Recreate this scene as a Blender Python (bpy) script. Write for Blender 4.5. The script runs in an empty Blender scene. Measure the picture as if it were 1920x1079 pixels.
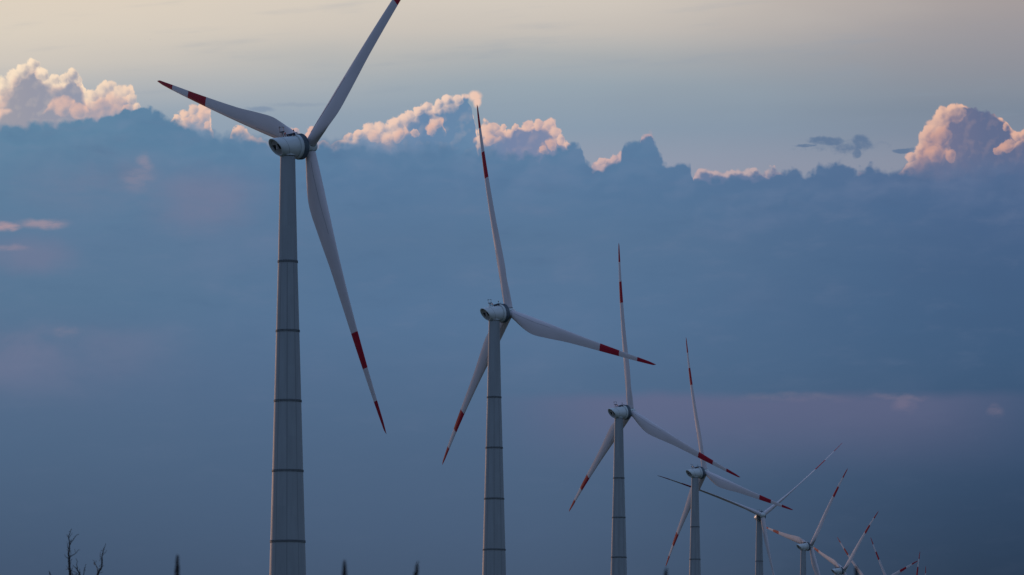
import bpy, bmesh, math, random
from mathutils import Matrix, Vector
R_ = math.radians
scene = bpy.context.scene
COL = scene.collection

# ------------------------------------------------------------------ camera
EYE = 1.7                 # eye height above the ground where the photographer stands
FOC = 8000.0              # focal length in photo pixels (150 mm on full frame)
HOR = 1444.0              # photo row of the horizon (below the frame)
cam_d = bpy.data.cameras.new('camera')
cam = bpy.data.objects.new('camera', cam_d)
COL.objects.link(cam)
cam.location = (0, 0, EYE)
cam.rotation_euler = (R_(90), 0, 0)
cam_d.sensor_fit = 'HORIZONTAL'
cam_d.sensor_width = 36
cam_d.lens = 36 * FOC / 1920
cam_d.shift_y = (HOR - 539.5) / 1920
cam_d.clip_start = 0.5
cam_d.clip_end = 60000
cam_d.dof.use_dof = True
cam_d.dof.focus_distance = 900
cam_d.dof.aperture_fstop = 4.6
scene.camera = cam
scene.view_settings.view_transform = 'Standard'
scene.view_settings.look = 'None'
scene.view_settings.exposure = 0
scene.view_settings.gamma = 1

# ------------------------------------------------------------------ sun
SUN_AZ, SUN_EL = R_(-33), R_(4.0)          # low sun ahead on the left
sun_d = bpy.data.lights.new('sun', 'SUN')
sun_d.energy = 0.6
sun_d.angle = R_(0.6)
sun_d.color = (1.0, 0.58, 0.38)
sun = bpy.data.objects.new('sun', sun_d)
COL.objects.link(sun)
sd = Vector((math.sin(SUN_AZ) * math.cos(SUN_EL), math.cos(SUN_AZ) * math.cos(SUN_EL), math.sin(SUN_EL)))
sun.rotation_euler = sd.to_track_quat('Z', 'Y').to_euler()
sun.location = (-300, 200, 300)

# ------------------------------------------------------------------ node helpers
def lin(c):
    return tuple(((v / 255) / 12.92 if v / 255 <= 0.04045 else ((v / 255 + 0.055) / 1.055) ** 2.4) for v in c) + (1.0,)

class Net:
    def __init__(s, tree):
        s.t = tree
        s.n = tree.nodes
        s.n.clear()
    def new(s, kind): return s.n.new(kind)
    def put(s, sock, v):
        if isinstance(v, E): s.t.links.new(v.k, sock)
        elif isinstance(v, bpy.types.NodeSocket): s.t.links.new(v, sock)
        else: sock.default_value = v
    def math(s, op, *a, clamp=False):
        m = s.new('ShaderNodeMath'); m.operation = op; m.use_clamp = clamp
        for i, v in enumerate(a): s.put(m.inputs[i], v)
        return E(s, m.outputs[0])
    def vec(s, x, y, z=0.0):
        m = s.new('ShaderNodeCombineXYZ')
        for i, v in enumerate((x, y, z)): s.put(m.inputs[i], v)
        return E(s, m.outputs[0])
    def step(s, v, a, b):                       # smoothstep from a to b
        m = s.new('ShaderNodeMapRange'); m.interpolation_type = 'SMOOTHSTEP'
        s.put(m.inputs[0], v); s.put(m.inputs[1], a); s.put(m.inputs[2], b)
        return E(s, m.outputs[0])
    def noise(s, v, scale, detail=3.0, rough=0.5, dist=0.0, kind='FBM', color=False):
        m = s.new('ShaderNodeTexNoise'); m.noise_dimensions = '3D'; m.noise_type = kind
        s.put(m.inputs['Vector'], v); s.put(m.inputs['Scale'], scale); s.put(m.inputs['Detail'], detail)
        s.put(m.inputs['Roughness'], rough); s.put(m.inputs['Distortion'], dist)
        return E(s, m.outputs['Color' if color else 0])
    def voro(s, v, scale, detail=2.0, rough=0.5, smooth=0.25):
        m = s.new('ShaderNodeTexVoronoi'); m.voronoi_dimensions = '2D'
        m.feature = 'SMOOTH_F1' if smooth else 'F1'
        s.put(m.inputs['Vector'], v); s.put(m.inputs['Scale'], scale)
        s.put(m.inputs['Detail'], detail); s.put(m.inputs['Roughness'], rough)
        if smooth: s.put(m.inputs['Smoothness'], smooth)
        return E(s, m.outputs['Distance'])
    def ramp(s, v, stops, lo=0.0, hi=1.0):
        m = s.new('ShaderNodeValToRGB'); r = m.color_ramp
        f = (v - lo) * (1.0 / (hi - lo))
        s.put(m.inputs[0], f)
        st = [((p - lo) / (hi - lo), lin(c)) for p, c in stops]
        r.elements[0].position, r.elements[0].color = st[0]
        r.elements[1].position, r.elements[1].color = st[-1]
        for p, c in st[1:-1]:
            e = r.elements.new(p); e.color = c
        return E(s, m.outputs[0])
    def curve(s, v, pts, x0, x1, y0, y1):
        m = s.new('ShaderNodeFloatCurve'); c = m.mapping.curves[0]
        s.put(m.inputs['Value'], (v - x0) * (1.0 / (x1 - x0)))
        q = [((x - x0) / (x1 - x0), (y - y0) / (y1 - y0)) for x, y in pts]
        if q[0][0] > 0: q.insert(0, (0.0, q[0][1]))
        if q[-1][0] < 1: q.append((1.0, q[-1][1]))
        c.points[0].location = q[0]; c.points[1].location = q[-1]
        for p in q[1:-1]: c.points.new(*p)
        for p in c.points: p.handle_type = 'AUTO_CLAMPED'
        m.mapping.update()
        return E(s, m.outputs[0]) * (y1 - y0) + y0
    def mix(s, f, a, b, mode='MIX'):
        m = s.new('ShaderNodeMix'); m.data_type = 'RGBA'; m.blend_type = mode
        s.put(m.inputs[0], f)
        s.put(m.inputs[6], a if isinstance(a, E) else (a if len(a) == 4 else lin(a)))
        s.put(m.inputs[7], b if isinstance(b, E) else (b if len(b) == 4 else lin(b)))
        return E(s, m.outputs[2])
    def max(s, a, b): return s.math('MAXIMUM', a, b)
    def min(s, a, b): return s.math('MINIMUM', a, b)

class E:
    def __init__(s, net, sock): s.net, s.k = net, sock
    def __add__(s, o): return s.net.math('ADD', s, o)
    __radd__ = __add__
    def __sub__(s, o): return s.net.math('SUBTRACT', s, o)
    def __rsub__(s, o): return s.net.math('SUBTRACT', o, s)
    def __mul__(s, o): return s.net.math('MULTIPLY', s, o)
    __rmul__ = __mul__
    def __truediv__(s, o): return s.net.math('DIVIDE', s, o)
    def abs(s): return s.net.math('ABSOLUTE', s)

# ------------------------------------------------------------------ sky: dusk sky with a far cloud bank, laid out by compass bearing and elevation
world = bpy.data.worlds.new('World')
scene.world = world
world.use_nodes = True
W = Net(world.node_tree)
tc = W.new('ShaderNodeTexCoord')
sx = W.new('ShaderNodeSeparateXYZ')
W.put(sx.inputs[0], tc.outputs['Generated'])
dx, dy, dz = (E(W, sx.outputs[i]) for i in range(3))
az = W.math('ARCTAN2', dx, dy)                 # bearing, 0 = along the row's sight line
el = W.math('ARCSINE', dz)                     # elevation
north = W.max(dy, 0.15)
X = dx / north * FOC + 960.0                   # a chart of the sky to the north in steps of 1/8000: one step is about 2.5 m of cloud at 20 km
Y = dz / north * -FOC + HOR
P = W.vec(X, Y, 0.0)

# warped coordinates give the cauliflower edges
def split(col):
    m = W.new('ShaderNodeSeparateXYZ'); W.put(m.inputs[0], col)
    return [E(W, m.outputs[i]) - 0.5 for i in range(3)]
n1 = split(W.noise(P, 1 / 46.0, 1.5, 0.5, color=True))
n2 = split(W.noise(P, 1 / 15.0, 4.0, 0.62, color=True))
Xw = X + n1[0] * 20.0 + n2[0] * 6.0
Yw = Y + n1[1] * 12.0 + n2[1] * 6.0
# billows: inverted cell distances, a big and a small family
def billow(ox, oy):
    px = X + n2[0] * 7.0 + ox
    py = Y + n2[1] * 7.0 + oy
    v = W.vec(px, py)
    return 1.0 - W.voro(v, 1 / 26.0, 1.6, 0.42, 0.7)
b0 = billow(0.0, 0.0)
b1 = billow(-6.0, -5.0)
relief = (b0 - b1) * 1.9                       # > 0 where a billow faces the low sun on the left
bf = 1.0 - W.voro(W.vec(X + n2[1] * 5.0, Y + n2[0] * 5.0), 1 / 12.0, 1.0, 0.5, 0.25)
puff = (b0 - 0.62) * 2.4 + (bf - 0.6) * 0.45

RX0, RX1, RY0, RY1 = -80.0, 2000.0, 80.0, 480.0
cv = lambda v, pts: W.curve(v, pts, RX0, RX1, RY0, RY1)

# clear sky behind the clouds
skyL = W.ramp(Y, [(-2500, (150, 165, 190)), (-900, (205, 198, 190)), (0, (222, 209, 192)), (60, (218, 207, 192)), (120, (207, 199, 189)),
                  (165, (183, 184, 185)), (215, (152, 166, 180)), (330, (135, 155, 178))], -2500, 400)
skyM = W.ramp(Y, [(-2500, (140, 155, 180)), (-900, (190, 185, 182)), (0, (210, 201, 190)), (55, (199, 192, 184)), (105, (172, 176, 178)),
                  (160, (152, 166, 177)), (240, (139, 157, 175)), (330, (150, 156, 174))], -2500, 400)
skyR = W.ramp(Y, [(-2500, (120, 138, 168)), (-900, (160, 160, 168)), (0, (164, 156, 156)), (60, (153, 150, 155)), (120, (143, 145, 154)),
                  (170, (134, 142, 155)), (205, (124, 136, 153)), (250, (126, 138, 157)), (300, (136, 143, 161))], -2500, 400)
wob = W.noise(W.vec(X * 0.25, Y), 1 / 130.0, 3.0, 0.5) - 0.5
clear = W.mix(W.step(X + wob * 500.0, -100.0, 1050.0), skyL, skyM)
clear = W.mix(W.step(X + wob * 300.0, 950.0, 2000.0), clear, skyR)
streak = W.noise(W.vec(X * 0.12, Y + X * 0.06), 1 / 34.0, 4.0, 0.55) - 0.5
clear = W.mix(W.math('MULTIPLY', W.step(streak, 0.02, 0.3), 0.25), clear, (140, 155, 172))

# far cumulus heads above the bank
crest_pts = [(-80, 175), (0, 148), (20, 130), (45, 116), (62, 109), (74, 122), (90, 136), (113, 138), (126, 130), (136, 127), (146, 129), (157, 150),
             (164, 166), (176, 160), (190, 153), (200, 149), (212, 149), (220, 154), (232, 154), (242, 158), (250, 172), (258, 182), (263, 198), (270, 250),
             (312, 255), (320, 214), (338, 211), (352, 196), (366, 192), (385, 190), (394, 208), (398, 240), (430, 260),
             (440, 233), (462, 237), (478, 250), (520, 262), (540, 244), (550, 238), (562, 250), (572, 240), (580, 234), (590, 258), (632, 262),
             (646, 253), (668, 246), (690, 226), (705, 223), (722, 226), (735, 222), (744, 214), (755, 208), (770, 205), (782, 199), (795, 194), (806, 191),
             (816, 194), (828, 184), (845, 178), (862, 176), (874, 180), (884, 190), (889, 225), (892, 262), (897, 240), (906, 226), (925, 222), (944, 230),
             (956, 243), (966, 231), (978, 229), (988, 224), (1002, 222), (1014, 222), (1024, 219), (1034, 219), (1041, 226), (1044, 238), (1054, 248),
             (1062, 258), (1072, 268), (1080, 295), (1100, 320), (1112, 298), (1126, 291), (1150, 288), (1160, 284), (1170, 300), (1195, 310),
             (1196, 256), (1205, 246), (1220, 246), (1228, 258), (1240, 320), (1290, 345), (1302, 316), (1340, 311), (1390, 310), (1420, 314), (1450, 314), (1500, 334),
             (1596, 340), (1612, 318), (1632, 316), (1650, 330), (1690, 314), (1698, 304), (1711, 294), (1719, 264), (1727, 251), (1733, 232), (1743, 222), (1751, 214),
             (1759, 203), (1775, 196), (1792, 191), (1808, 192), (1826, 192), (1842, 194), (1854, 201), (1866, 212), (1876, 220), (1885, 222),
             (1895, 236), (1905, 244), (1920, 242), (1960, 236), (2000, 250)]
crest = cv(Xw, crest_pts)
dep = Yw - crest + puff * 8.0 - 1.0                  # depth below the crest
body = W.step(dep, -2.2, 4.0)
thick = W.curve(Xw, [(-80, 60), (0, 46), (14, 34), (40, 18), (75, 16), (100, 22), (130, 12), (150, 18), (165, 34), (190, 44), (230, 34), (262, 22), (320, 24), (350, 30),
                     (390, 26), (440, 18), (560, 14), (650, 8), (680, 16), (700, 22), (740, 34), (760, 20), (790, 13), (820, 15), (850, 13), (862, 9), (868, 0), (889, 0), (893, 12), (905, 32),
                     (925, 22), (945, 15), (962, 12), (975, 7), (990, 9), (1010, 13), (1032, 18), (1050, 14), (1065, 14), (1110, 14), (1160, 14), (1205, 5), (1220, 3),
                     (1240, 4), (1310, 9), (1400, 8), (1450, 4), (1620, 5), (1700, 16), (1725, 40), (1750, 58), (1765, 44), (1780, 20), (1795, 9), (1810, 3), (1830, 0), (1870, 2),
                     (1885, 8), (1900, 9), (1960, 14)], RX0, RX1, 0, 100)
litA = 1.0 - W.step(dep - relief * 7.0, thick * 0.3, thick * 1.7 + 2.0) 
# lower sunlit flanks inside the heads: each runs from an upper to a lower edge
upB = cv(Xw, [(-80, 196), (0, 196), (18, 205), (60, 222), (95, 188), (104, 182), (140, 186), (170, 203), (188, 215), (320, 215), (330, 222), (344, 217), (352, 212), (366, 216), (375, 240),
              (384, 228), (394, 226), (400, 242), (672, 262), (688, 250), (706, 252), (730, 240), (742, 226), (758, 226), (762, 240), (776, 243), (790, 250), (796, 254), (803, 226), (812, 218), (824, 215),
              (832, 230), (838, 258), (882, 272), (890, 248), (898, 242), (918, 246), (938, 248), (942, 262), (1004, 290), (1010, 272), (1030, 256), (1046, 246), (1058, 250), (1066, 262), (1076, 286),
              (1700, 300), (1716, 287), (1722, 272), (1750, 270), (1762, 268), (1780, 274), (1800, 296), (1866, 290), (1872, 268), (1880, 256), (1894, 262), (1906, 256), (1920, 248), (2000, 240)])
loB = cv(Xw, [(-80, 226), (0, 224), (18, 214), (60, 224), (95, 208), (110, 206), (140, 215), (165, 216), (188, 215), (320, 215), (330, 224), (344, 238), (352, 238), (366, 238), (375, 240),
              (384, 244), (394, 242), (400, 242), (672, 262), (688, 262), (706, 264), (730, 262), (742, 260), (758, 258), (762, 256), (776, 252), (790, 250), (796, 254), (803, 252), (812, 246), (824, 244),
              (832, 238), (838, 258), (882, 272), (890, 268), (898, 270), (918, 273), (938, 264), (942, 262), (1004, 290), (1012, 286), (1030, 272), (1046, 268), (1058, 264), (1066, 270), (1076, 286),
              (1700, 300), (1716, 297), (1722, 296), (1750, 290), (1762, 288), (1780, 292), (1800, 296), (1866, 290), (1872, 288), (1880, 286), (1894, 282), (1906, 274), (1920, 266), (2000, 250)])
litB = W.step(Yw - upB + puff * 6.0, -3.0, 8.0) * W.step(loB - Yw, -3.0, 9.0)
mott = W.noise(P, 1 / 30.0, 3.0, 0.5) - 0.5
litA = litA * W.step(thick, 0.0, 5.0)
lit = W.math('ADD', W.max(litA, litB * 0.85) * (0.9 + relief * 0.5 + mott * 0.4), relief * 0.0, clamp=True)
# single billows stacked back to front, each rounded and lit from the low sun on the left
BILLOWS = [(62, 125, 16), (80, 137, 14), (45, 132, 16), (25, 144, 17), (5, 160, 20), (100, 148, 12), (118, 148, 12), (148, 150, 11), (135, 140, 14),
           (207, 163, 17), (230, 168, 14), (190, 170, 14), (246, 184, 12), (176, 178, 12), (216, 184, 16), (256, 198, 9), (238, 202, 12), (120, 198, 22), (150, 208, 18),
           (362, 206, 13), (345, 216, 11), (330, 222, 9), (366, 226, 11), (390, 234, 8), (452, 243, 12), (553, 246, 9), (582, 242, 8),
           (858, 187, 12), (838, 188, 13), (822, 195, 12), (800, 201, 12), (788, 207, 12), (770, 214, 12), (756, 223, 14), (742, 233, 18), (730, 240, 13), (712, 240, 15), (692, 241, 15), (674, 251, 10), (658, 255, 7),
           (746, 252, 14), (702, 255, 13), (722, 257, 12), (775, 249, 9), (818, 232, 12), (808, 244, 12),
           (1031, 231, 14), (1010, 233, 12), (990, 233, 11), (968, 238, 7), (943, 238, 9), (925, 236, 13), (908, 246, 16), (1042, 247, 13), (915, 262, 15), (898, 260, 9), (1053, 261, 11), (1034, 271, 12), (1064, 270, 8), (1018, 282, 9),
           (1148, 298, 10), (1128, 301, 9),
           (1792, 212, 21), (1768, 217, 20), (1752, 238, 20), (1737, 254, 16), (1764, 256, 20), (1729, 279, 17), (1752, 286, 19), (1710, 295, 13), (1782, 290, 13),
           (1884, 236, 9), (1906, 254, 12), (1890, 270, 15), (1873, 281, 10), (1921, 250, 13)]
n3 = split(W.noise(P, 1 / 10.0, 3.0, 0.6, color=True))
Xb, Yb = Xw + n3[0] * 9.0 + n2[1] * 8.0, Yw + n3[1] * 9.0 + n2[0] * 8.0
tex = relief * 0.3 + mott * 0.7
cov, litS = 0.0, mott * 0.1 + 0.25
for bx_, by_, br_ in BILLOWS:
    # the tiny feedback term only makes the node graph evaluate one billow after another
    ddx = (W.math('MULTIPLY_ADD', litS, 1e-6, Xb) if isinstance(litS, E) else Xb) - bx_
    ddy = W.math('MULTIPLY_ADD', ddx, 1e-7, Yb) - (by_ + 2.0)
    ln = W.math('SQRT', ddx * ddx + ddy * ddy)
    m_ = W.math('MULTIPLY_ADD', ln, -1.0 / (br_ * 0.55), 2.0, clamp=True)
    l_ = (ddx * -0.72 + ddy * -0.52) * (1.0 / br_)
    litS = litS + m_ * (W.math('MINIMUM', W.math('MAXIMUM', l_, -1.0), 1.0) - litS)
    cov = W.max(cov, m_) if isinstance(cov, E) else m_
litS = W.step(litS + tex, -0.95, 0.6)
cov = W.step(cov, 0.2, 0.75)
shade = W.ramp(X, [(-80, (168, 163, 168)), (60, (152, 153, 167)), (180, (146, 152, 171)), (300, (128, 150, 175)), (700, (126, 146, 174)), (800, (104, 134, 168)), (880, (104, 136, 168)), (960, (118, 133, 166)),
                   (1060, (128, 138, 166)), (1200, (104, 124, 158)), (1600, (104, 120, 152)), (1760, (116, 118, 146)), (1850, (98, 110, 142)), (2000, (98, 108, 140))], -80, 2000)
litc = W.ramp(X, [(-80, (255, 232, 202)), (60, (252, 228, 200)), (200, (246, 218, 192)), (340, (236, 200, 180)), (560, (226, 182, 168)), (700, (236, 202, 184)), (850, (240, 208, 190)),
                  (920, (232, 192, 174)), (1040, (228, 190, 176)), (1200, (190, 165, 170)), (1400, (186, 168, 172)), (1650, (190, 160, 162)), (1760, (232, 188, 166)), (1900, (222, 176, 158))], -80, 2000)
pinkc = W.ramp(X, [(-80, (232, 200, 184)), (140, (222, 184, 172)), (700, (226, 186, 172)), (920, (222, 178, 164)), (1760, (204, 160, 150)), (2000, (204, 160, 148))], -80, 2000)
litcol = W.mix(W.step(dep, 6.0, 44.0), litc, pinkc)
fm = W.new('ShaderNodeMix'); fm.data_type = 'FLOAT'
W.put(fm.inputs[0], cov * 0.72); W.put(fm.inputs[2], lit); W.put(fm.inputs[3], litS)
lit = E(W, fm.outputs[0])
headcol = W.mix(lit, W.mix(W.math('ADD', relief * 0.12, mott * 0.16, clamp=True), shade, litc), litcol)
sky = W.mix(W.max(body, cov), clear, headcol)

# dark scud in front of the clear strip
def blob(cx, cy, rx, ry, soft=0.55):
    q = W.math('SQRT', W.math('POWER', (Xw - cx) * (1.0 / rx), 2.0) + W.math('POWER', (Yw - cy) * (1.0 / ry), 2.0))
    return 1.0 - W.step(q, 1.0 - soft, 1.0 + soft * 0.5)
pf = W.max(W.max(blob(892, 180, 13, 10, 0.5), blob(896, 190, 8, 11, 0.6)), blob(876, 180, 12, 5, 0.7) * 0.8)
sky = W.mix(pf, sky, litcol)
sc = blob(1550, 264, 40, 10)
for b in ((1615, 268, 26, 18), (1606, 288, 12, 14), (1512, 272, 28, 4), (1696, 283, 26, 6)): sc = W.max(sc, blob(*b))
rag = W.noise(W.vec(X * 0.7, Y), 1 / 12.0, 4.0, 0.6) - 0.5
sc = W.max(sc, W.max(blob(1590, 276, 46, 16, 0.9) * 0.8, blob(1580, 272, 100, 18, 0.9) * 0.5))
sc = W.step(sc + rag * 1.4, 0.2, 1.1)
sky = W.mix(sc * 0.85, sky, (92, 116, 148))
sc2 = W.max(blob(488, 205, 30, 5), blob(560, 197, 60, 4, 0.8) * 0.4)
sky = W.mix(sc2 * 0.5, sky, (110, 132, 162))

# the shadowed bank itself
bank_pts = [(-80, 226), (60, 225), (130, 222), (190, 213), (215, 206), (240, 202), (265, 197), (284, 202), (300, 207), (318, 214), (338, 226), (370, 236),
            (400, 240), (440, 244), (470, 249), (560, 257), (640, 258), (690, 263), (760, 266), (800, 262), (850, 266), (885, 268), (930, 276), (1000, 286), (1030, 280), (1060, 270),
            (1072, 266), (1088, 264), (1096, 276), (1100, 304), (1120, 308), (1150, 301), (1162, 292), (1170, 267), (1184, 260), (1196, 255), (1210, 254), (1224, 256), (1232, 272), (1242, 294),
            (1248, 301), (1262, 302), (1276, 298), (1290, 300), (1297, 314), (1302, 330), (1330, 331), (1400, 327), (1430, 322), (1456, 323), (1474, 311), (1486, 310),
            (1502, 317), (1524, 318), (1540, 303), (1560, 300), (1578, 301), (1600, 312), (1608, 319), (1622, 310), (1646, 308), (1662, 317), (1690, 312),
            (1720, 304), (1760, 300), (1820, 296), (1900, 292), (2000, 290)]
Xk = X + n1[2] * 12.0 + n2[2] * 4.0
Yk = Y + n1[0] * 6.0 + n2[0] * 4.5
kd = Yk - cv(Xk, bank_pts) + puff * 8.5 - 0.5
soft = W.curve(X, [(-80, 14), (120, 10), (250, 4), (400, 16), (640, 18), (860, 26), (1000, 8), (1080, 6), (1300, 6), (1640, 7), (1700, 16), (1760, 40), (1900, 40)], RX0, RX1, 0, 100)
bank = W.step(kd, soft * -0.6 - 1.0, soft + 2.0)
kL = W.ramp(Y, [(200, (97, 136, 166)), (320, (93, 129, 160)), (450, (92, 122, 154)), (560, (87, 118, 149)), (700, (85, 110, 142)), (850, (77, 102, 132)), (1000, (70, 92, 120)), (1079, (66, 86, 113))], 100, 1300)
kM = W.ramp(Y, [(250, (90, 128, 163)), (340, (88, 122, 158)), (450, (86, 117, 151)), (600, (84, 115, 150)), (720, (80, 108, 141)), (850, (76, 101, 132)), (1000, (72, 94, 123)), (1079, (69, 89, 116))], 100, 1300)
kR = W.ramp(Y, [(290, (86, 108, 146)), (380, (73, 101, 140)), (500, (66, 95, 132)), (650, (61, 91, 126)), (740, (58, 86, 119)), (850, (53, 77, 108)), (960, (47, 69, 97)), (1079, (41, 60, 84))], 100, 1300)
bcol = W.mix(W.step(X, 0.0, 800.0), kL, kM)
bcol = W.mix(W.step(X + wob * 200.0, 950.0, 2050.0), bcol, kR)
big = W.noise(W.vec(X * 0.5, Y), 1 / 150.0, 5.0, 0.55, 0.3) - 0.5
fade = W.step(Y, 1000.0, 300.0)
lay = W.noise(W.vec(X * 0.32, Y + X * 0.03 + n1[1] * 8.0), 1 / 44.0, 5.0, 0.58) - 0.5
bcol = W.mix(W.math('MULTIPLY', W.step(lay, 0.0, 0.38), fade * 0.24 + 0.04, clamp=True), bcol, (118, 130, 160))
bcol = W.mix(W.math('MULTIPLY', W.step(lay, 0.0, -0.38), fade * 0.2 + 0.05, clamp=True), bcol, (62, 92, 128))
bcol = W.mix(W.math('MULTIPLY', W.step(big, 0.0, 0.35), fade * 0.32, clamp=True), bcol, (120, 132, 164))
bcol = W.mix(W.math('MULTIPLY', W.step(big, 0.0, -0.35), fade * 0.3, clamp=True), bcol, (70, 108, 146))

# faint sunlit wisps low in the bank
Xs = X + n1[1] * 40.0 + n2[1] * 8.0
Ys = Y + n1[2] * 16.0 + n2[2] * 6.0
def wisp(cx, cy, rx, ry):
    q = W.math('SQRT', W.math('POWER', (Xs - cx) * (1.0 / rx), 2.0) + W.math('POWER', (Ys - cy) * (1.0 / ry), 2.0))
    return 1.0 - W.step(q, 0.15, 1.0)
wis = wisp(6, 426, 46, 11) * 0.9
wis = W.max(wis, wisp(75, 421, 70, 14) * 0.6)
wis = W.max(wis, wisp(14, 467, 50, 10) * 0.42)
wis = W.max(wis, wisp(271, 306, 20, 26) * 0.36)
wis = W.max(wis, wisp(256, 335, 44, 34) * 0.28)
wis = W.max(wis, wisp(125, 624, 34, 14) * 0.14)
wis = W.max(wis, wisp(1690, 745, 70, 10) * 0.3)
wis = W.max(wis, wisp(1700, 758, 30, 24) * 0.26)
wis = W.max(wis, wisp(1866, 770, 20, 14) * 0.2)
wis = W.max(wis, wisp(1490, 745, 150, 12) * 0.16)
strk = W.noise(W.vec(X * 0.35, Y + X * 0.08), 1 / 15.0, 5.0, 0.6)
wis = wis * W.step(strk, 0.22, 0.62)
bcol = W.mix(wis * 0.66, bcol, (204, 164, 164))
mauve = (W.step(Ys, 596.0, 634.0) * W.step(Ys, 790.0, 640.0) * W.step(X, 420.0, 60.0)) * 0.5
mauve = W.max(mauve, wisp(180, 335, 230, 90) * 0.42)
mauve = W.max(mauve, wisp(370, 375, 190, 90) * 0.5)
mauve = mauve * W.step(big, -0.22, 0.12)
mauve = W.max(mauve, wisp(60, 480, 120, 50) * 0.45)
bcol = W.mix(mauve, bcol, (124, 124, 152))
hs = W.new('ShaderNodeHueSaturation'); hs.inputs['Saturation'].default_value = 0.97; hs.inputs['Value'].default_value = 0.97
W.put(hs.inputs['Color'], bcol); bcol = E(W, hs.outputs[0])
shelf = W.step(Y + n1[0] * 7.0 + (W.noise(W.vec(X, 0.0), 1 / 220.0, 2.0) - 0.5) * 30.0, 727.0, 756.0) * W.step(Y, 915.0, 745.0) * W.step(X, 860.0, 1180.0) * W.step(X, 2080.0, 1640.0)
bcol = W.mix(shelf * 0.55, bcol, (106, 105, 136))
def roll(ox, oy):
    v = W.vec((X + n1[0] * 50.0 + n2[0] * 8.0 + ox) * 0.55, Y + n1[1] * 34.0 + n2[1] * 8.0 + oy)
    return W.voro(v, 1 / 58.0, 1.8, 0.45, 0.8)
rl = (roll(-14.0, -14.0) - roll(0.0, 0.0)) * 1.6
near = W.step(kd, 150.0, 6.0)
bcol = W.mix(W.math('MULTIPLY', rl + 0.06, near * 0.16, clamp=True), bcol, (142, 150, 178))
bcol = W.mix(W.math('MULTIPLY', rl * -1.0, near * 0.24, clamp=True), bcol, (72, 104, 142))
sky = W.mix(bank, sky, bcol)

# the rest of the dome is a clear dusk sky
nish = W.new('ShaderNodeTexSky'); nish.sky_type = 'NISHITA'
nish.sun_disc = False
nish.sun_elevation = SUN_EL
nish.sun_rotation = SUN_AZ
nish.air_density = 1.0; nish.dust_density = 1.0
ns = W.new('ShaderNodeVectorMath'); ns.operation = 'SCALE'
W.put(ns.inputs[0], nish.outputs[0]); ns.inputs['Scale'].default_value = 0.02
veil = W.ramp(el, [(0.0, (66, 88, 118)), (0.14, (84, 108, 140)), (0.2, (96, 116, 150)), (0.45, (118, 139, 176)), (1.0, (106, 133, 176)), (1.57, (100, 127, 172))], 0.0, 1.571)
dome = W.mix(1.0, veil, E(W, ns.outputs[0]), 'ADD')
front = W.step(az.abs(), 0.75, 0.28) * W.step(el, 0.75, 0.32)
total = W.mix(front, dome, sky)
bg = W.new('ShaderNodeBackground'); bg.inputs['Strength'].default_value = 1.0
W.put(bg.inputs[0], total)
wo = W.new('ShaderNodeOutputWorld')
W.t.links.new(bg.outputs[0], wo.inputs[0])
world.cycles.sampling_method = 'MANUAL'
world.cycles.sample_map_resolution = 512

# ------------------------------------------------------------------ materials
def material(name, color, rough=0.5, vary=0.12, scale=1.0, spec=0.5, stretch=(1, 1, 1), tower=False, bump=0.0):
    m = bpy.data.materials.new(name); m.use_nodes = True
    n = Net(m.node_tree)
    out = n.new('ShaderNodeOutputMaterial'); bs = n.new('ShaderNodeBsdfPrincipled')
    n.t.links.new(bs.outputs[0], out.inputs[0])
    tcn = n.new('ShaderNodeTexCoord'); mp = n.new('ShaderNodeMapping')
    n.t.links.new(tcn.outputs['Object'], mp.inputs[0]); mp.inputs['Scale'].default_value = stretch
    f = n.noise(mp.outputs[0], scale, 5.0, 0.6)
    dark = tuple(c * (1 - vary) for c in color) + (1,)
    light = tuple(min(1, c * (1 + vary)) for c in color) + (1,)
    c = n.mix(n.step(f, 0.3, 0.7), dark, light)
    if tower:                                   # bolted plate seams: rows of bolt heads every 40 degrees, below the plain top tube
        sp = n.new('ShaderNodeSeparateXYZ'); n.t.links.new(tcn.outputs['Object'], sp.inputs[0])
        ox, oy, oz = (E(n, sp.outputs[i]) for i in range(3))
        ang = n.math('ARCTAN2', ox, oy * -1.0)
        rad = n.math('SQRT', ox * ox + oy * oy)
        u = n.math('PINGPONG', ang + 40.0, R_(20))          # distance in angle to the nearest seam
        off = 40.0 % R_(40)
        u = n.math('PINGPONG', ang + (R_(40) * 4), R_(20)) * rad
        line = n.step(u, 0.11, 0.05)
        dots = n.step(n.math('PINGPONG', oz, 0.17), 0.06, 0.10)
        on = n.step(oz, TOWER_TOP - 17.5, TOWER_TOP - 17.9)
        c = n.mix(line * on * (dots * 0.4 + 0.12), c, (0.03, 0.035, 0.04, 1))
        plate = n.noise(n.vec(n.math('FLOOR', ang * (1 / R_(40))), n.math('FLOOR', (oz - TOWER_TOP) * (1 / 11.7)), 0.0), 3.7, 0.0)
        run = n.noise(n.vec(ang * 5.0, 0.0, oz * 0.03), 3.0, 4.0, 0.6)
        c = n.mix(n.step(run, 0.48, 0.75) * 0.3, c, tuple(v * 0.6 for v in color) + (1,))
        c = n.mix(n.step(plate, 0.3, 0.7) * 0.25, c, tuple(v * 0.72 for v in color) + (1,))
    n.put(bs.inputs['Base Color'], c)
    n.put(bs.inputs['Roughness'], f * 0.2 + (rough - 0.1))
    bs.inputs['Specular IOR Level'].default_value = spec
    if bump:
        b = n.new('ShaderNodeBump'); b.inputs['Strength'].default_value = bump
        n.put(b.inputs['Height'], f); n.t.links.new(b.outputs[0], bs.inputs['Normal'])
    return m

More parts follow.
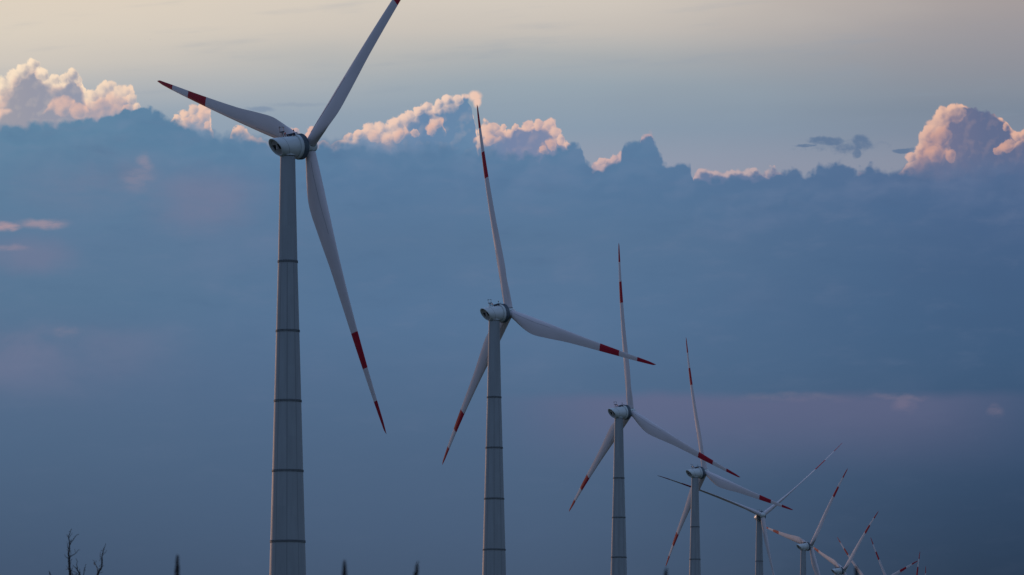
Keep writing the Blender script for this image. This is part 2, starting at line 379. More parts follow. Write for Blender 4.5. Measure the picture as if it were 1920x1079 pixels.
HUB = 111.0                                    # height of the nacelle axis over the tower foot
TOWER_TOP = HUB - 1.62
M = {
    'tower': material('tower_steel_paint', (0.30, 0.33, 0.35), 0.6, 0.08, 0.6, stretch=(1, 1, 0.15), tower=True),
    'flange': material('flange_bolts', (0.13, 0.145, 0.155), 0.6, 0.4, 6.0),
    'nacelle': material('nacelle_gelcoat', (0.62, 0.66, 0.66), 0.38, 0.06, 0.9, stretch=(1, 0.5, 1)),
    'ring': material('generator_cooling_ribs', (0.10, 0.13, 0.16), 0.5, 0.2, 3.0),
    'dark': material('dark_opening', (0.015, 0.016, 0.018), 0.7, 0.3, 2.0),
    'panel': material('rear_panel_paint', (0.46, 0.43, 0.43), 0.5, 0.1, 2.0),
    'blade': material('blade_gelcoat', (0.70, 0.64, 0.67), 0.6, 0.05, 0.4, spec=0.25, stretch=(1, 1, 0.2)),
    'red': material('blade_red_paint', (0.42, 0.012, 0.035), 0.6, 0.08, 0.6, spec=0.2),
    'seam': material('blade_seam', (0.22, 0.22, 0.24), 0.6, 0.1, 1.0),
    'kit': material('dark_blue_steel', (0.03, 0.045, 0.08), 0.5, 0.2, 4.0),
    'redlamp': material('red_lamp_glass', (0.4, 0.02, 0.03), 0.2, 0.1, 4.0),
    'bark': material('dead_bark', (0.035, 0.03, 0.028), 0.85, 0.35, 9.0, bump=0.5),
    'reed': material('reed_plume', (0.035, 0.025, 0.03), 0.8, 0.35, 20.0),
    'stem': material('reed_stem', (0.10, 0.085, 0.05), 0.7, 0.25, 14.0),
    'ground': material('dry_meadow', (0.07, 0.075, 0.035), 0.9, 0.45, 0.08, bump=0.4),
}

# ------------------------------------------------------------------ mesh helpers
def link(name, mesh, parent=None, mat=None):
    o = bpy.data.objects.new(name, mesh); COL.objects.link(o)
    if mat and not mesh.materials: mesh.materials.append(mat)
    if parent: o.parent = parent
    return o
def finish(name, bm, mats, smooth=True, angle=35):
    me = bpy.data.meshes.new(name)
    bmesh.ops.recalc_face_normals(bm, faces=bm.faces)
    bm.to_mesh(me); bm.free()
    for m in (mats if isinstance(mats, (list, tuple)) else [mats]): me.materials.append(m)
    if smooth:
        me.polygons.foreach_set('use_smooth', [True] * len(me.polygons))
        me.set_sharp_from_angle(angle=R_(angle))
    me.update()
    return me
def loft(bm, rings, cap0=True, cap1=True, mat=None):
    vs = [[bm.verts.new(p) for p in r] for r in rings]
    n = len(rings[0])
    for i in range(len(vs) - 1):
        for k in range(n):
            f = bm.faces.new((vs[i][k], vs[i][(k + 1) % n], vs[i + 1][(k + 1) % n], vs[i + 1][k]))
            if mat: f.material_index = mat(i)
    if cap0: bm.faces.new(vs[0][::-1]).material_index = mat(0) if mat else 0
    if cap1: bm.faces.new(vs[-1]).material_index = mat(len(vs) - 2) if mat else 0
def circ(r, z, n=36, ph=0.0):
    return [(r * math.cos(2 * math.pi * k / n + ph), r * math.sin(2 * math.pi * k / n + ph), z) for k in range(n)]
def ring_y(r, y, n=40, slant=0.0, cz=0.0):                # a ring round the +Y axis, sheared so its top leans back
    o = []
    for k in range(n):
        a = 2 * math.pi * k / n
        x, z = r * math.sin(a), r * math.cos(a)
        o.append((x, y - slant * z, z + cz))
    return o
def tube(bm, pts, rads, n=8):
    pts = [Vector(p) for p in pts]
    rings = []
    up = Vector((0.3, 0.9, 0.2))
    for i, p in enumerate(pts):
        t = (pts[min(i + 1, len(pts) - 1)] - pts[max(i - 1, 0)]).normalized()
        a = t.cross(up)
        if a.length < 1e-3: a = t.cross(Vector((1, 0, 0)))
        a.normalize(); b = t.cross(a)
        r = rads[i] if isinstance(rads, (list, tuple)) else rads
        rings.append([p + a * (r * math.cos(2 * math.pi * k / n)) + b * (r * math.sin(2 * math.pi * k / n)) for k in range(n)])
    loft(bm, rings)
def box(bm, c, s, bev=0.0):
    g = bmesh.ops.create_cube(bm, size=1.0)['verts']
    for v in g: v.co = Vector((v.co.x * s[0] + c[0], v.co.y * s[1] + c[1], v.co.z * s[2] + c[2]))
    if bev:
        es = list({e for v in g for e in v.link_edges})
        bmesh.ops.bevel(bm, geom=es, offset=bev, segments=2, affect='EDGES')
def ball(bm, c, r, seg=12):
    bmesh.ops.create_uvsphere(bm, u_segments=seg, v_segments=max(6, seg * 2 // 3), radius=r, matrix=Matrix.Translation(c))
def thing(name, label, cat, loc, group=None):
    o = bpy.data.objects.new(name, None); COL.objects.link(o)
    o.empty_display_size = 1.0
    o.location = loc
    o['label'] = label; o['category'] = cat
    if group: o['group'] = group
    return o

# ------------------------------------------------------------------ turbine meshes (shared by all eleven)
RB = 50.0
def lerp(t, pts):
    for (a, b), (c, d) in zip(pts, pts[1:]):
        if t <= c:
            f = (t - a) / (c - a); f = f * f * (3 - 2 * f) if False else f
            return b + (d - b) * f
    return pts[-1][1]
def blade_section(t):
    chord = lerp(t, [(0.0, 1.76), (0.03, 1.84), (0.06, 2.25), (0.10, 2.88), (0.15, 3.5), (0.19, 3.76), (0.23, 3.72), (0.32, 3.2), (0.42, 2.56), (0.55, 2.06), (0.65, 1.72), (0.77, 1.32), (0.885, 0.95), (0.96, 0.64), (0.985, 0.44), (1.0, 0.07)])
    le = lerp(t, [(0.0, -0.86), (0.06, -0.9), (0.15, -0.98), (0.25, -0.94), (0.42, -0.76), (0.65, -0.52), (0.885, -0.27), (0.96, -0.16), (1.0, 0.05)])
    tk = lerp(t, [(0.0, 1.0), (0.03, 0.99), (0.08, 0.78), (0.14, 0.55), (0.2, 0.43), (0.3, 0.33), (0.45, 0.26), (0.7, 0.2), (1.0, 0.16)])
    tw = R_(lerp(t, [(0.0, 17), (0.15, 17), (0.25, 13), (0.4, 8), (0.6, 4), (0.8, 1.5), (1.0, 0)]))
    circle = lerp(t, [(0.0, 1.0), (0.03, 1.0), (0.16, 0.0), (1.0, 0.0)])
    return chord, le, tk, tw, circle
def fwd(t): return 0.444 * t + 3.21 * t * t                 # cone and pre-bend towards the wind
NS = 28
def section_point(t, k, grow=0.0):
    chord, le, tk, tw, circle = blade_section(t)
    a = 2 * math.pi * k / NS
    x = 0.5 - 0.5 * math.cos(a)                            # 0 leading edge, 1 trailing edge
    yt = 5 * tk * (0.2969 * math.sqrt(max(x, 0)) - 0.126 * x - 0.3516 * x * x + 0.2843 * x ** 3 - 0.1036 * x ** 4)
    ya = yt * (0.75 if math.sin(a) < 0 else -0.25 / 0.5 * 0.62)
    ya = (abs(yt) * 0.72) * (1 if math.sin(a) > 0 else -1) - 0.03 * tk * math.sin(math.pi * x)
    yc = 0.5 * math.sin(a) * tk
    y = circle * yc + (1 - circle) * ya
    X_, Y_ = le + chord * x, (chord * y) + (grow if math.sin(a) > 0 else -grow)
    c, s = math.cos(tw), math.sin(tw)
    # chord runs from the leading edge to -Y (downwind) at the trailing edge
    return (X_ * c + Y_ * s, -X_ * s + Y_ * c + fwd(t), t * RB)
def blade_mesh():
    bm = bmesh.new()
    ts = sorted(set([0.0225, 0.03, 0.04, 0.05, 0.06, 0.07, 0.08, 0.09, 0.1, 0.115, 0.13, 0.145, 0.16, 0.18, 0.2, 0.22, 0.24, 0.26, 0.29, 0.32, 0.36, 0.4, 0.44, 0.48, 0.52, 0.56, 0.6,
                     0.645, 0.69, 0.73, 0.77, 0.81, 0.85, 0.885, 0.91, 0.935, 0.955, 0.97, 0.98, 0.988, 0.994, 0.998, 1.0]))
    rings = [[section_point(t, k) for k in range(NS)] for t in ts]
    def mat(i):
        c = 0.5 * (ts[i] + ts[i + 1])
        return 1 if 0.645 < c < 0.77 or c > 0.885 else 0
    loft(bm, rings, mat=mat)
    return finish('blade', bm, [M['blade'], M['red']], angle=50)
def seam_mesh():
    bm = bmesh.new()
    for side in (-0.36,):                              # a thin joint line along both faces of the root
        pts = []
        for i in range(22):
            t = 0.055 + 0.25 * i / 21
            a = (math.pi * side) * (1.0 - 0.12 * i / 21)
            pts.append(section_point(t, a / (2 * math.pi) * NS, 0.012))
        tube(bm, pts, 0.024, 6)
    return finish('seam', bm, M['seam'])
def collar_mesh():
    bm = bmesh.new()
    prof = [(0.80, 0.7), (0.90, 0.78), (0.93, 0.86), (0.93, 0.98), (0.885, 1.03), (0.86, 1.1)]
    loft(bm, [circ(r, z, 32) for r, z in prof])
    return finish('blade_collar', bm, M['nacelle'], angle=30)
def collar_gap_mesh():
    bm = bmesh.new()
    loft(bm, [circ(0.935, 0.88, 32), circ(0.955, 0.90, 32), circ(0.955, 0.96, 32), circ(0.935, 0.98, 32)], False, False)
    return finish('bearing_ring', bm, M['dark'], angle=30)

def tower_radius(z):
    d = HUB - z
    return 0.5 * (lerp(d, [(0, 2.45), (1.62, 2.5), (19.2, 3.26), (66, 5.83), (111, 8.3)]))
def tower_mesh():
    bm = bmesh.new()
    zs = [0.0] + [HUB - d for d in (101, 89.4, 77.7, 66, 54.2, 42.5, 30.8, 19.2, 10, 1.62)]
    rings = []
    for z in zs:
        r = tower_radius(z); ring = []
        for k in range(9):
            for j in range(4):                              # nine plates, each folded so its middle is a little flatter than a circle
                a = R_(40 * k + 20 + (j + 0.5) * 10 - 20) - math.pi / 2
                rr = r * (1.0 if j in (0, 3) else 0.996)
                ring.append((rr * math.cos(a), rr * math.sin(a), z))
        rings.append(ring)
    loft(bm, rings)
    return finish('tower', bm, M['tower'], angle=30)
def flange_mesh(d):
    bm = bmesh.new()
    z = HUB - d; r = tower_radius(z)
    loft(bm, [circ(r + 0.01, z - 0.21, 48), circ(r + 0.03, z - 0.19, 48), circ(r + 0.03, z + 0.19, 48), circ(r + 0.01, z + 0.21, 48)], False, False)
    n = int(2 * math.pi * r / 0.36)
    for k in range(n):
        a = 2 * math.pi * k / n
        for zz in (-0.11, 0.11):
            g = bmesh.ops.create_cube(bm, size=0.13)['verts']
            mt = Matrix.Translation((0, 0, z + zz)) @ Matrix.Rotation(a, 4, 'Z') @ Matrix.Translation((r + 0.03, 0, 0))
            for v in g: v.co = mt @ v.co
    return finish('flange', bm, M['flange'], smooth=False)
def door_mesh():
    bm = bmesh.new(); r = tower_radius(1.6)
    box(bm, (0, -r - 0.0, 1.75), (0.95, 0.16, 2.1), 0.03)
    return finish('door', bm, M['nacelle'])
def yaw_collar_mesh():
    bm = bmesh.new()
    loft(bm, [circ(1.27, -1.66, 40), circ(1.32, -1.62, 40), circ(1.32, -1.44, 40), circ(1.20, -1.38, 40), circ(1.24, -1.2, 40), circ(1.3, -0.9, 40)])
    return finish('yaw_collar', bm, M['nacelle'], angle=30)
def yaw_gap_mesh():
    bm = bmesh.new()
    loft(bm, [circ(1.30, -1.62, 40), circ(1.345, -1.60, 40), circ(1.345, -1.48, 40), circ(1.30, -1.46, 40)], False, False)
    return finish('yaw_bearing', bm, M['dark'], angle=30)
SL = 0.62
def nacelle_mesh():
    bm = bmesh.new()
    prof = [(1.28, -2.1, SL), (1.28, -2.50, SL), (1.38, -2.56, SL), (1.44, -2.53, SL), (1.50, -2.36, SL * 0.98), (1.56, -1.8, SL * 0.8), (1.64, -1.0, SL * 0.5), (1.72, -0.2, SL * 0.2), (1.78, 0.5, 0.02), (1.80, 1.05, 0.0),
            (1.80, 1.30, 0), (1.72, 1.34, 0), (1.72, 1.46, 0), (1.98, 1.50, 0), (2.04, 1.58, 0), (2.04, 2.0, 0), (1.9, 2.06, 0)]
    loft(bm, [ring_y(r, y, 48, s) for r, y, s in prof], cap0=False)
    return finish('nacelle', bm, M['nacelle'], angle=32)
def joint_mesh():
    bm = bmesh.new()
    for y, r, sl in ((-1.0, 1.645, SL * 0.5),):
        loft(bm, [ring_y(r - 0.01, y - 0.025, 48, sl), ring_y(r + 0.008, y - 0.02, 48, sl), ring_y(r + 0.008, y + 0.02, 48, sl), ring_y(r - 0.01, y + 0.025, 48, sl)], False, False)
    return finish('panel_joint', bm, M['seam'], angle=30)
def on_rear(x, z, out=0.0): return (x, -2.12 - SL * z - out, z)
def rear_panel_mesh():
    bm = bmesh.new()
    loft(bm, [ring_y(1.29, -2.16, 40, SL), ring_y(1.29, -2.06, 40, SL)])
    box(bm, on_rear(0.05, -0.05, 0.16), (0.34, 0.2, 0.62), 0.03)
    return finish('rear_panel', bm, M['panel'], angle=30)
def rear_vent_mesh():
    bm = bmesh.new()
    for x0, x1, z0, z1 in ((-0.98, -0.16, -0.36, 0.42), (0.34, 0.92, -0.34, 0.5)):
        pts = [on_rear(x0, z0, 0.05), on_rear(x1, z0, 0.05), on_rear(x1, z1, 0.05), on_rear(x0, z1, 0.05)]
        back = [(p[0], p[1] + 0.07, p[2]) for p in pts]
        loft(bm, [pts, back])
    return finish('rear_vent', bm, M['dark'], smooth=False)
def mast_mesh():
    bm = bmesh.new(); zt = 1.58
    y = -0.85
    for sx_ in (-0.32, 0.32):
        tube(bm, [(sx_ * 1.15, y - 0.1, zt - 0.1), (sx_ * 0.55, y - 0.12, zt + 0.92)], 0.05, 6)
        tube(bm, [(sx_ * 1.15, y + 0.42, zt - 0.1), (sx_ * 0.55, y + 0.05, zt + 0.92)], 0.045, 6)
    box(bm, (0, y - 0.05, zt + 0.95), (0.8, 0.5, 0.14), 0.02)
    tube(bm, [(-0.55, y - 0.1, zt + 1.0), (-0.55, y - 0.1, zt + 1.75)], 0.035, 6)
    tube(bm, [(0.55, y - 0.1, zt + 1.0), (0.55, y - 0.1, zt + 1.65)], 0.035, 6)
    tube(bm, [(-0.7, y - 0.1, zt + 1.0), (0.7, y - 0.1, zt + 1.0)], 0.04, 6)
    loop = [(-0.75 * math.cos(a), y - 0.1, zt + 1.6 + 0.14 * math.sin(a)) for a in [math.pi * i / 10 for i in range(11)]]
    tube(bm, loop, 0.03, 6)
    ball(bm, (-0.55, y - 0.1, zt + 1.8), 0.09, 8)
    tube(bm, [(0.35, y - 0.1, zt + 1.65), (0.75, y - 0.1, zt + 1.65)], 0.035, 6)
    return finish('wind_mast', bm, M['kit'])
def deck_mesh():
    bm = bmesh.new(); zt = 1.8
    box(bm, (0, 0.55, zt + 0.14), (0.62, 0.7, 0.34), 0.04)
    box(bm, (0.1, 1.35, zt + 0.28), (0.5, 0.5, 0.3), 0.04)
    for sx_ in (-0.5, 0.5):
        tube(bm, [(sx_, 0.0, zt + 0.26), (sx_, 0.9, zt + 0.36), (sx_, 1.9, zt + 0.56)], 0.05, 6)
        for yy in (0.05, 0.95, 1.85): tube(bm, [(sx_, yy, zt - 0.1), (sx_, yy, zt + 0.3 + 0.13 * yy)], 0.04, 6)
    tube(bm, [(-0.5, 1.9, zt + 0.5), (-0.5, 1.9, zt + 0.95)], 0.04, 6)
    ball(bm, (-0.5, 1.9, zt + 1.0), 0.13, 10)
    return finish('roof_rack', bm, M['kit'])
def lamp_mesh():
    bm = bmesh.new(); zt = 1.8
    for c in ((-0.5, 0.1, zt + 0.52),):
        bmesh.ops.create_cone(bm, cap_ends=True, segments=12, radius1=0.13, radius2=0.10, depth=0.3, matrix=Matrix.Translation(c))
    return finish('warning_lamp', bm, M['redlamp'])
def ring_mesh():
    bm = bmesh.new()
    prof = [(1.9, 1.98), (2.10, 2.02), (2.14, 2.08), (2.14, 2.9), (2.08, 3.0), (1.95, 3.06), (1.3, 3.12)]
    loft(bm, [ring_y(r, y, 72) for r, y in prof])
    for k in range(60):                                     # cooling ribs round the rim
        a = 2 * math.pi * k / 60
        g = bmesh.ops.create_cube(bm, size=1.0)['verts']
        mt = Matrix.Rotation(a, 4, 'Y') @ Matrix.Translation((0, 2.48, 2.15))
        for v in g: v.co = mt @ Vector((v.co.x * 0.05, v.co.y * 0.78, v.co.z * 0.05))
    return finish('generator_ring', bm, M['ring'], angle=30)
def hub_mesh():
    bm = bmesh.new(); c = 4.477
    prof = [(1.0, 3.05), (1.05, 3.3), (1.12, 3.6), (1.2, 4.0), (1.22, 4.45), (1.18, 4.9), (1.06, 5.3), (0.86, 5.62), (0.58, 5.86), (0.28, 5.98), (0.05, 6.01)]
    loft(bm, [ring_y(r, y, 40) for r, y in prof])
    return finish('hub', bm, M['nacelle'], angle=40)

TILT = 6.678; SOFF = 4.476
ME = dict(blade=blade_mesh(), seam=seam_mesh(), collar=collar_mesh(), gap=collar_gap_mesh(), tower=tower_mesh(), door=door_mesh(), yawc=yaw_collar_mesh(), yawg=yaw_gap_mesh(),
          nac=nacelle_mesh(), panel=rear_panel_mesh(), joint=joint_mesh(), vent=rear_vent_mesh(), mast=mast_mesh(), deck=deck_mesh(), lamp=lamp_mesh(), ring=ring_mesh(), hub=hub_mesh())
FL = [flange_mesh(d) for d in (19.2, 30.8, 42.5, 54.2, 66.0, 77.7, 89.4, 101.1)]

# X, Y, height offset of the foot, yaw of the axis from +Y, rotor phase, blade pitch, label
ROW = [
    (-37.5, 713.5, -5.6, 50.6, -70.6, 0, 'nearest and tallest wind turbine, its upper blade running off the top edge'),
    (-4.1, 980.2, -5.0, 53.7, -11.7, 0, 'second tallest wind turbine, its upright blade ending at a small pink cloud'),
    (31.4, 1254.4, -4.8, 55.7, -3.8, 0, 'third largest wind turbine, its upright blade crossed by a red-striped blade of the second'),
    (65.5, 1527.4, -3.6, 59.2, -11.1, 0, 'fourth largest wind turbine, its tower crossing a thin dark blade of the idle turbine'),
    (107.3, 1851.9, 0.0, 164.7, 66.6, 79, 'idle wind turbine with thin edge-on blades, rotor facing the viewer in front of its tower'),
    (143.5, 2102.4, 0.1, 62.0, -76.3, 0, 'small wind turbine right of the idle one, short piece of tower under its nacelle'),
    (183.9, 2412.7, 2.6, 65.1, -68.8, 0, 'small wind turbine whose nacelle sits on the bottom edge of the picture'),
    (219.8, 2656.5, 2.7, 60.0, -47.7, 0, 'far wind turbine showing two red-banded tips, one up left and one up right'),
    (254.5, 2862.1, 2.8, 51.6, -28.3, 0, 'far wind turbine showing one dark blade leaning left, hub below the bottom edge'),
    (287.9, 3101.5, -0.6, 52.0, 11.5, 0, 'far wind turbine showing one red-banded tip touched by another tip from its left'),
    (322.0, 3347.6, -0.2, 52.0, 1.4, 0, 'farthest wind turbine, only a sliver of upright blade tip showing at far right'),
]
BASE0 = EYE + 109.773 - HUB
def place(name, mesh, parent, mtx=None):
    o = link(name, mesh, parent)
    if mtx is not None: o.matrix_local = mtx
    return o
def build_turbine(X_, Y_, dz_, yaw, phase, pitch, label):
    root = thing('wind_turbine', label, 'wind turbine', (X_, Y_, BASE0 + dz_), 'wind turbines standing in one long row')
    RZ = Matrix.Rotation(R_(-yaw), 4, 'Z')
    tw = place('tower', ME['tower'], root)
    for f in FL: place('flange', f, tw)
    place('door', ME['door'], tw)
    top = Matrix.Translation((0, 0, HUB)) @ RZ
    yc = place('yaw_collar', ME['yawc'], root, top)
    place('yaw_bearing', ME['yawg'], yc)
    head = top @ Matrix.Rotation(R_(TILT), 4, 'X')
    nac = place('nacelle', ME['nac'], root, head)
    for nm, k in (('rear_panel', 'panel'), ('panel_joint', 'joint'), ('rear_vent', 'vent'), ('wind_mast', 'mast'), ('roof_rack', 'deck'), ('warning_lamp', 'lamp')): place(nm, ME[k], nac)
    place('generator_ring', ME['ring'], root, head)
    hub = place('hub', ME['hub'], root, head)
    for b in range(3):
        # local X = trailing side, Y = along the axis, Z = out along the blade
        turn = Matrix.Translation((0, SOFF, 0)) @ Matrix.Rotation(R_(phase + 120 * b), 4, 'Y')
        cl = place('blade_collar', ME['collar'], hub, turn)
        g = place('bearing_ring', ME['gap'], hub, turn)
        bl = place('blade', ME['blade'], root, head @ turn @ Matrix.Rotation(R_(-pitch), 4, 'Z'))
        place('seam', ME['seam'], bl)
    return root
for row in ROW: build_turbine(*row)

# ------------------------------------------------------------------ ground, rising and falling gently along the row
def ground_z(y):
    pts = [(-300, 0.0), (140, 0.0), (400, -3.0)] + [(r[1], BASE0 + r[2] + 0.05) for r in ROW] + [(6000, 0.0), (40000, 0.0)]
    return lerp(max(y, -300), pts)
bm = bmesh.new()
ys = [-300, -100, 0, 30, 60, 100, 140, 250, 400, 550] + [r[1] for r in ROW] + [4000, 6000, 12000, 25000]
xs = [-9000, -3000, -900, -300, -80, 0, 80, 300, 900, 3000, 9000]
gv = [[bm.verts.new((x, y, ground_z(y))) for x in xs] for y in ys]
for i in range(len(ys) - 1):
    for j in range(len(xs) - 1): bm.faces.new((gv[i][j], gv[i][j + 1], gv[i + 1][j + 1], gv[i + 1][j]))
g = link('ground', finish('ground', bm, M['ground']))
g['kind'] = 'structure'

# ------------------------------------------------------------------ dead tree, about 100 m off at the lower left
rnd = random.Random(4)
TD = 100.0
def spot(cx, cy, dep=0.0):                                  # a point of the tree at its own distance
    px, py = 60 + cx / 5.647, 960 + cy / 5.647
    d = TD + dep
    return Vector(((px - 960) / FOC * TD, d, EYE + (HOR - py) / FOC * TD))
tree = thing('dead_tree', 'bare dead tree with thin dark leafless branches at lower left', 'tree', (spot(400, 3300).x + 0.05, TD, 0.0))
tl = tree.location.copy()
def limb(name, parent, pts, r0, r1, dep=None, wig=1.0):
    bm = bmesh.new()
    dep = rnd.uniform(-0.5, 0.5) if dep is None else dep
    n = len(pts); out = []; rad = []
    for i, (cx, cy) in enumerate(pts):
        f = i / max(1, n - 1)
        d = dep[0] + (dep[1] - dep[0]) * f if isinstance(dep, tuple) else dep * f
        out.append(spot(cx, cy, d) - tl); rad.append(r0 + (r1 - r0) * f)
    # a kinked, knotty outline: midpoints pushed a little aside
    q = [out[0]]; rq = [rad[0]]
    for i in range(1, n):
        L = (out[i] - out[i - 1]).length
        mid = (out[i] + out[i - 1]) * 0.5 + Vector((rnd.uniform(-1, 1), rnd.uniform(-1, 1), rnd.uniform(-1, 1))) * L * 0.06 * wig
        q += [mid, out[i]]; rq += [(rad[i] + rad[i - 1]) * 0.5 * rnd.uniform(0.85, 1.15), rad[i]]
    tube(bm, q, rq, 7)
    return link(name, finish(name, bm, M['bark']), parent)
def twig(parent, pts, r=0.011, dep=0.2): return limb('twig', parent, pts, r * 0.72, 0.004, dep)
base_cy = (HOR - 960 + EYE * FOC / TD) * 5.647
trunk = limb('trunk', tree, [(470, base_cy + 40), (462, base_cy - 500), (445, 2200), (450, 1500)], 0.14, 0.075, (0, 0), 0.4)
b1_ = limb('branch', tree, [(450, 1520), (430, 1150), (408, 800), (400, 660), (392, 600), (385, 520), (378, 440), (385, 380), (388, 310), (374, 258), (392, 215), (405, 172)], 0.046, 0.004, (0, 0.3))
twig(b1_, [(376, 265), (368, 245), (360, 232)])
twig(b1_, [(384, 285), (398, 255), (418, 218)])
twig(b1_, [(390, 385), (412, 322), (440, 280), (465, 245), (490, 230)], 0.014)
twig(b1_, [(398, 345), (404, 310), (422, 293)])
twig(b1_, [(383, 390), (372, 345), (362, 308)])
twig(b1_, [(384, 487), (425, 460), (465, 430), (480, 405), (500, 395)], 0.015)
twig(b1_, [(382, 492), (352, 472), (332, 448)], 0.013)
twig(b1_, [(402, 655), (403, 560), (396, 490), (401, 400)], 0.013)
twig(b1_, [(388, 612), (368, 604), (348, 607)])
twig(b1_, [(388, 605), (370, 590), (355, 566)], 0.008)
twig(b1_, [(402, 650), (414, 620), (420, 578)], 0.012)
twig(b1_, [(398, 560), (406, 540), (402, 520)], 0.009)
b2_ = limb('branch', tree, [(448, 1600), (500, 1200), (535, 860), (522, 690), (505, 640), (480, 600), (455, 575)], 0.034, 0.005, (0, -0.5))
twig(b2_, [(482, 603), (478, 560), (495, 535), (485, 500)], 0.013, -0.4)
twig(b2_, [(516, 700), (495, 665), (460, 640), (420, 627)], 0.014, -0.4)
twig(b2_, [(535, 760), (548, 680), (562, 628), (580, 590), (596, 562)], 0.016, -0.5)
twig(b2_, [(480, 690), (478, 665), (455, 668), (440, 676)], 0.012, -0.4)
twig(b2_, [(510, 650), (516, 630), (520, 612)], 0.008, -0.4)
b3_ = limb('branch', tree, [(449, 1500), (560, 1050), (640, 780), (690, 645), (715, 600), (723, 540), (720, 470), (730, 410), (742, 360), (750, 318)], 0.038, 0.004, (0, 0.7))
twig(b3_, [(720, 480), (712, 462), (701, 466)], 0.01, 0.55)
twig(b3_, [(721, 462), (712, 440), (702, 413)], 0.011, 0.55)
twig(b3_, [(722, 500), (738, 458), (760, 425), (768, 393)], 0.011, 0.6)
twig(b3_, [(696, 640), (688, 600), (662, 555), (645, 530), (622, 497)], 0.017, 0.5)
twig(b3_, [(664, 560), (660, 530), (655, 504)], 0.01, 0.5)
twig(b3_, [(712, 605), (728, 582), (742, 557)], 0.012, 0.5)
twig(b3_, [(688, 655), (708, 640), (732, 624)], 0.012, 0.5)
twig(b3_, [(716, 580), (708, 566), (706, 552)], 0.009, 0.5)
b4_ = limb('branch', tree, [(450, 1900), (330, 1300), (250, 900), (226, 700), (221, 648)], 0.032, 0.007, (0, -0.8))
twig(b4_, [(226, 700), (232, 680), (230, 662)], 0.01, -0.75)
b5_ = limb('branch', tree, [(430, 1150), (440, 800), (432, 690), (438, 648)], 0.02, 0.005, (0.1, -0.3))
twig(b5_, [(434, 720), (426, 690), (424, 672)], 0.008, -0.2)

for par, cx, cy, d in ((b1_, 392, 215, 0.25), (b1_, 440, 280, 0.2), (b1_, 388, 330, 0.2), (b1_, 465, 430, 0.2), (b1_, 386, 430, 0.2), (b1_, 396, 530, 0.2), (b2_, 505, 640, -0.4),
                      (b2_, 562, 628, -0.5), (b3_, 730, 410, 0.6), (b3_, 722, 520, 0.55), (b3_, 662, 555, 0.5), (b3_, 705, 620, 0.5)):
    sd_ = rnd.choice((-1, 1)); L = rnd.uniform(22, 46)
    twig(par, [(cx, cy), (cx + sd_ * L * 0.35, cy - L * 0.45), (cx + sd_ * L * 0.5, cy - L)], 0.008, d)

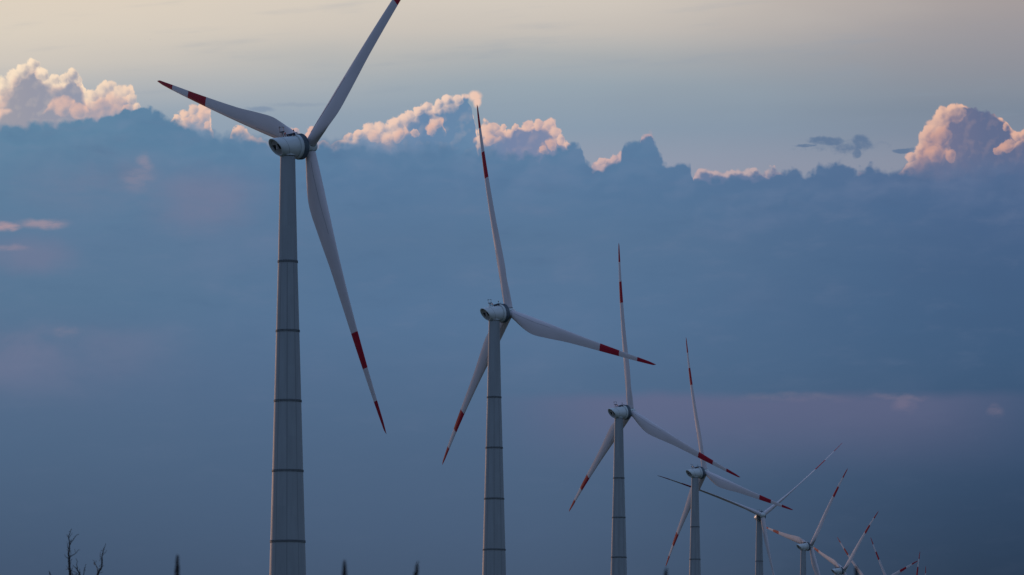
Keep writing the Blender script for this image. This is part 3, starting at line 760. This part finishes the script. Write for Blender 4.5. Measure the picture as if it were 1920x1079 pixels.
# ------------------------------------------------------------------ reeds close to the camera, out of focus
REEDS = [(333, 1044, 36.0, 1.0, 'tall blurred reed plume just right of the dead tree, the leftmost reed'),
         (646, 1055, 33.0, 0.9, 'blurred upright reed tip just right of the nearest turbine tower'),
         (783, 1057, 34.0, 0.9, 'blurred reed tip leaning right, midway between the two largest turbine towers'),
         (1249, 1071, 31.0, 0.8, 'short blurred reed tip just below the lower left blade of the fourth turbine'),
         (1605, 1066, 31.0, 0.8, 'faint blurred reed tip beside the nacelle cut by the bottom edge')]
def build_reed(i, px, py, d, sc_, label):
    rr = random.Random(30 + i)
    x = (px - 960) / FOC * d; zt = EYE + (HOR - py) / FOC * d
    lean = (0.02, 0.0, 0.07, 0.03, -0.03)[i]
    root = thing('reed', label, 'reed', (x - lean * 2.2, d, 0.0), 'reeds growing in front of the camera')
    H = zt
    def axis(z): f = z / H; return Vector((lean * 2.2 * f ** 3, 0.0, z))
    bm = bmesh.new()
    tube(bm, [axis(H * k / 12) for k in range(12)] + [axis(H - 0.02)], [0.006 - 0.0045 * k / 12 for k in range(13)], 6)
    link('stem', finish('stem', bm, M['stem']), root)
    bm = bmesh.new(); PL = 0.30 * sc_
    for k in range(520):                                    # plume: many small drooping spikelets round the stem
        f = rr.random() ** 0.8
        z = H - PL * f
        w = 0.020 * sc_ * math.sin(min(1, f * 1.25 + 0.06) * math.pi * 0.62) ** 0.9
        a = rr.uniform(0, 2 * math.pi); rad = w * rr.random() ** 0.5
        p = axis(z) + Vector((math.cos(a) * rad, math.sin(a) * rad, 0))
        dr = Vector((math.cos(a) * 0.2 + lean, math.sin(a) * 0.2, 1.0)).normalized()
        L = rr.uniform(0.018, 0.035); s_ = rr.uniform(0.002, 0.004)
        side = dr.cross(Vector((rr.uniform(-1, 1), rr.uniform(-1, 1), 0.1))).normalized() * s_
        side2 = dr.cross(side).normalized() * s_ * 0.6
        v = [bm.verts.new(p), bm.verts.new(p + dr * L * 0.5 + side), bm.verts.new(p + dr * L), bm.verts.new(p + dr * L * 0.5 - side), bm.verts.new(p + dr * L * 0.5 + side2)]
        bm.faces.new((v[0], v[1], v[4])); bm.faces.new((v[1], v[2], v[4])); bm.faces.new((v[2], v[3], v[4])); bm.faces.new((v[3], v[0], v[4])); bm.faces.new((v[0], v[3], v[2], v[1]))
    link('plume', finish('plume', bm, M['reed'], smooth=False), root)
    for k in range(7):                                      # long drooping leaves
        z0 = H * (0.15 + 0.105 * k) ; a = rr.uniform(0, 6.28)
        if i == 0 and k == 6: z0, a = H - 0.40, 0.15
        L = rr.uniform(0.3, 0.5); out = []
        bm = bmesh.new()
        up_, lo_ = [], []
        for j in range(9):
            f = j / 8
            c = axis(z0) + Vector((math.cos(a) * L * f * 0.8, math.sin(a) * L * f * 0.8, L * (0.75 * f - 0.75 * f * f)))
            s_ = 0.011 * (1 - f) ** 0.7 + 0.0008
            n_ = Vector((-math.sin(a), math.cos(a), 0.0)) * s_
            out.append([c + n_, c + Vector((0, 0, 0.0018)), c - n_, c - Vector((0, 0, 0.0018))])
        loft(bm, out)
        link('leaf', finish('leaf', bm, M['stem']), root)
for i, r in enumerate(REEDS): build_reed(i, *r)
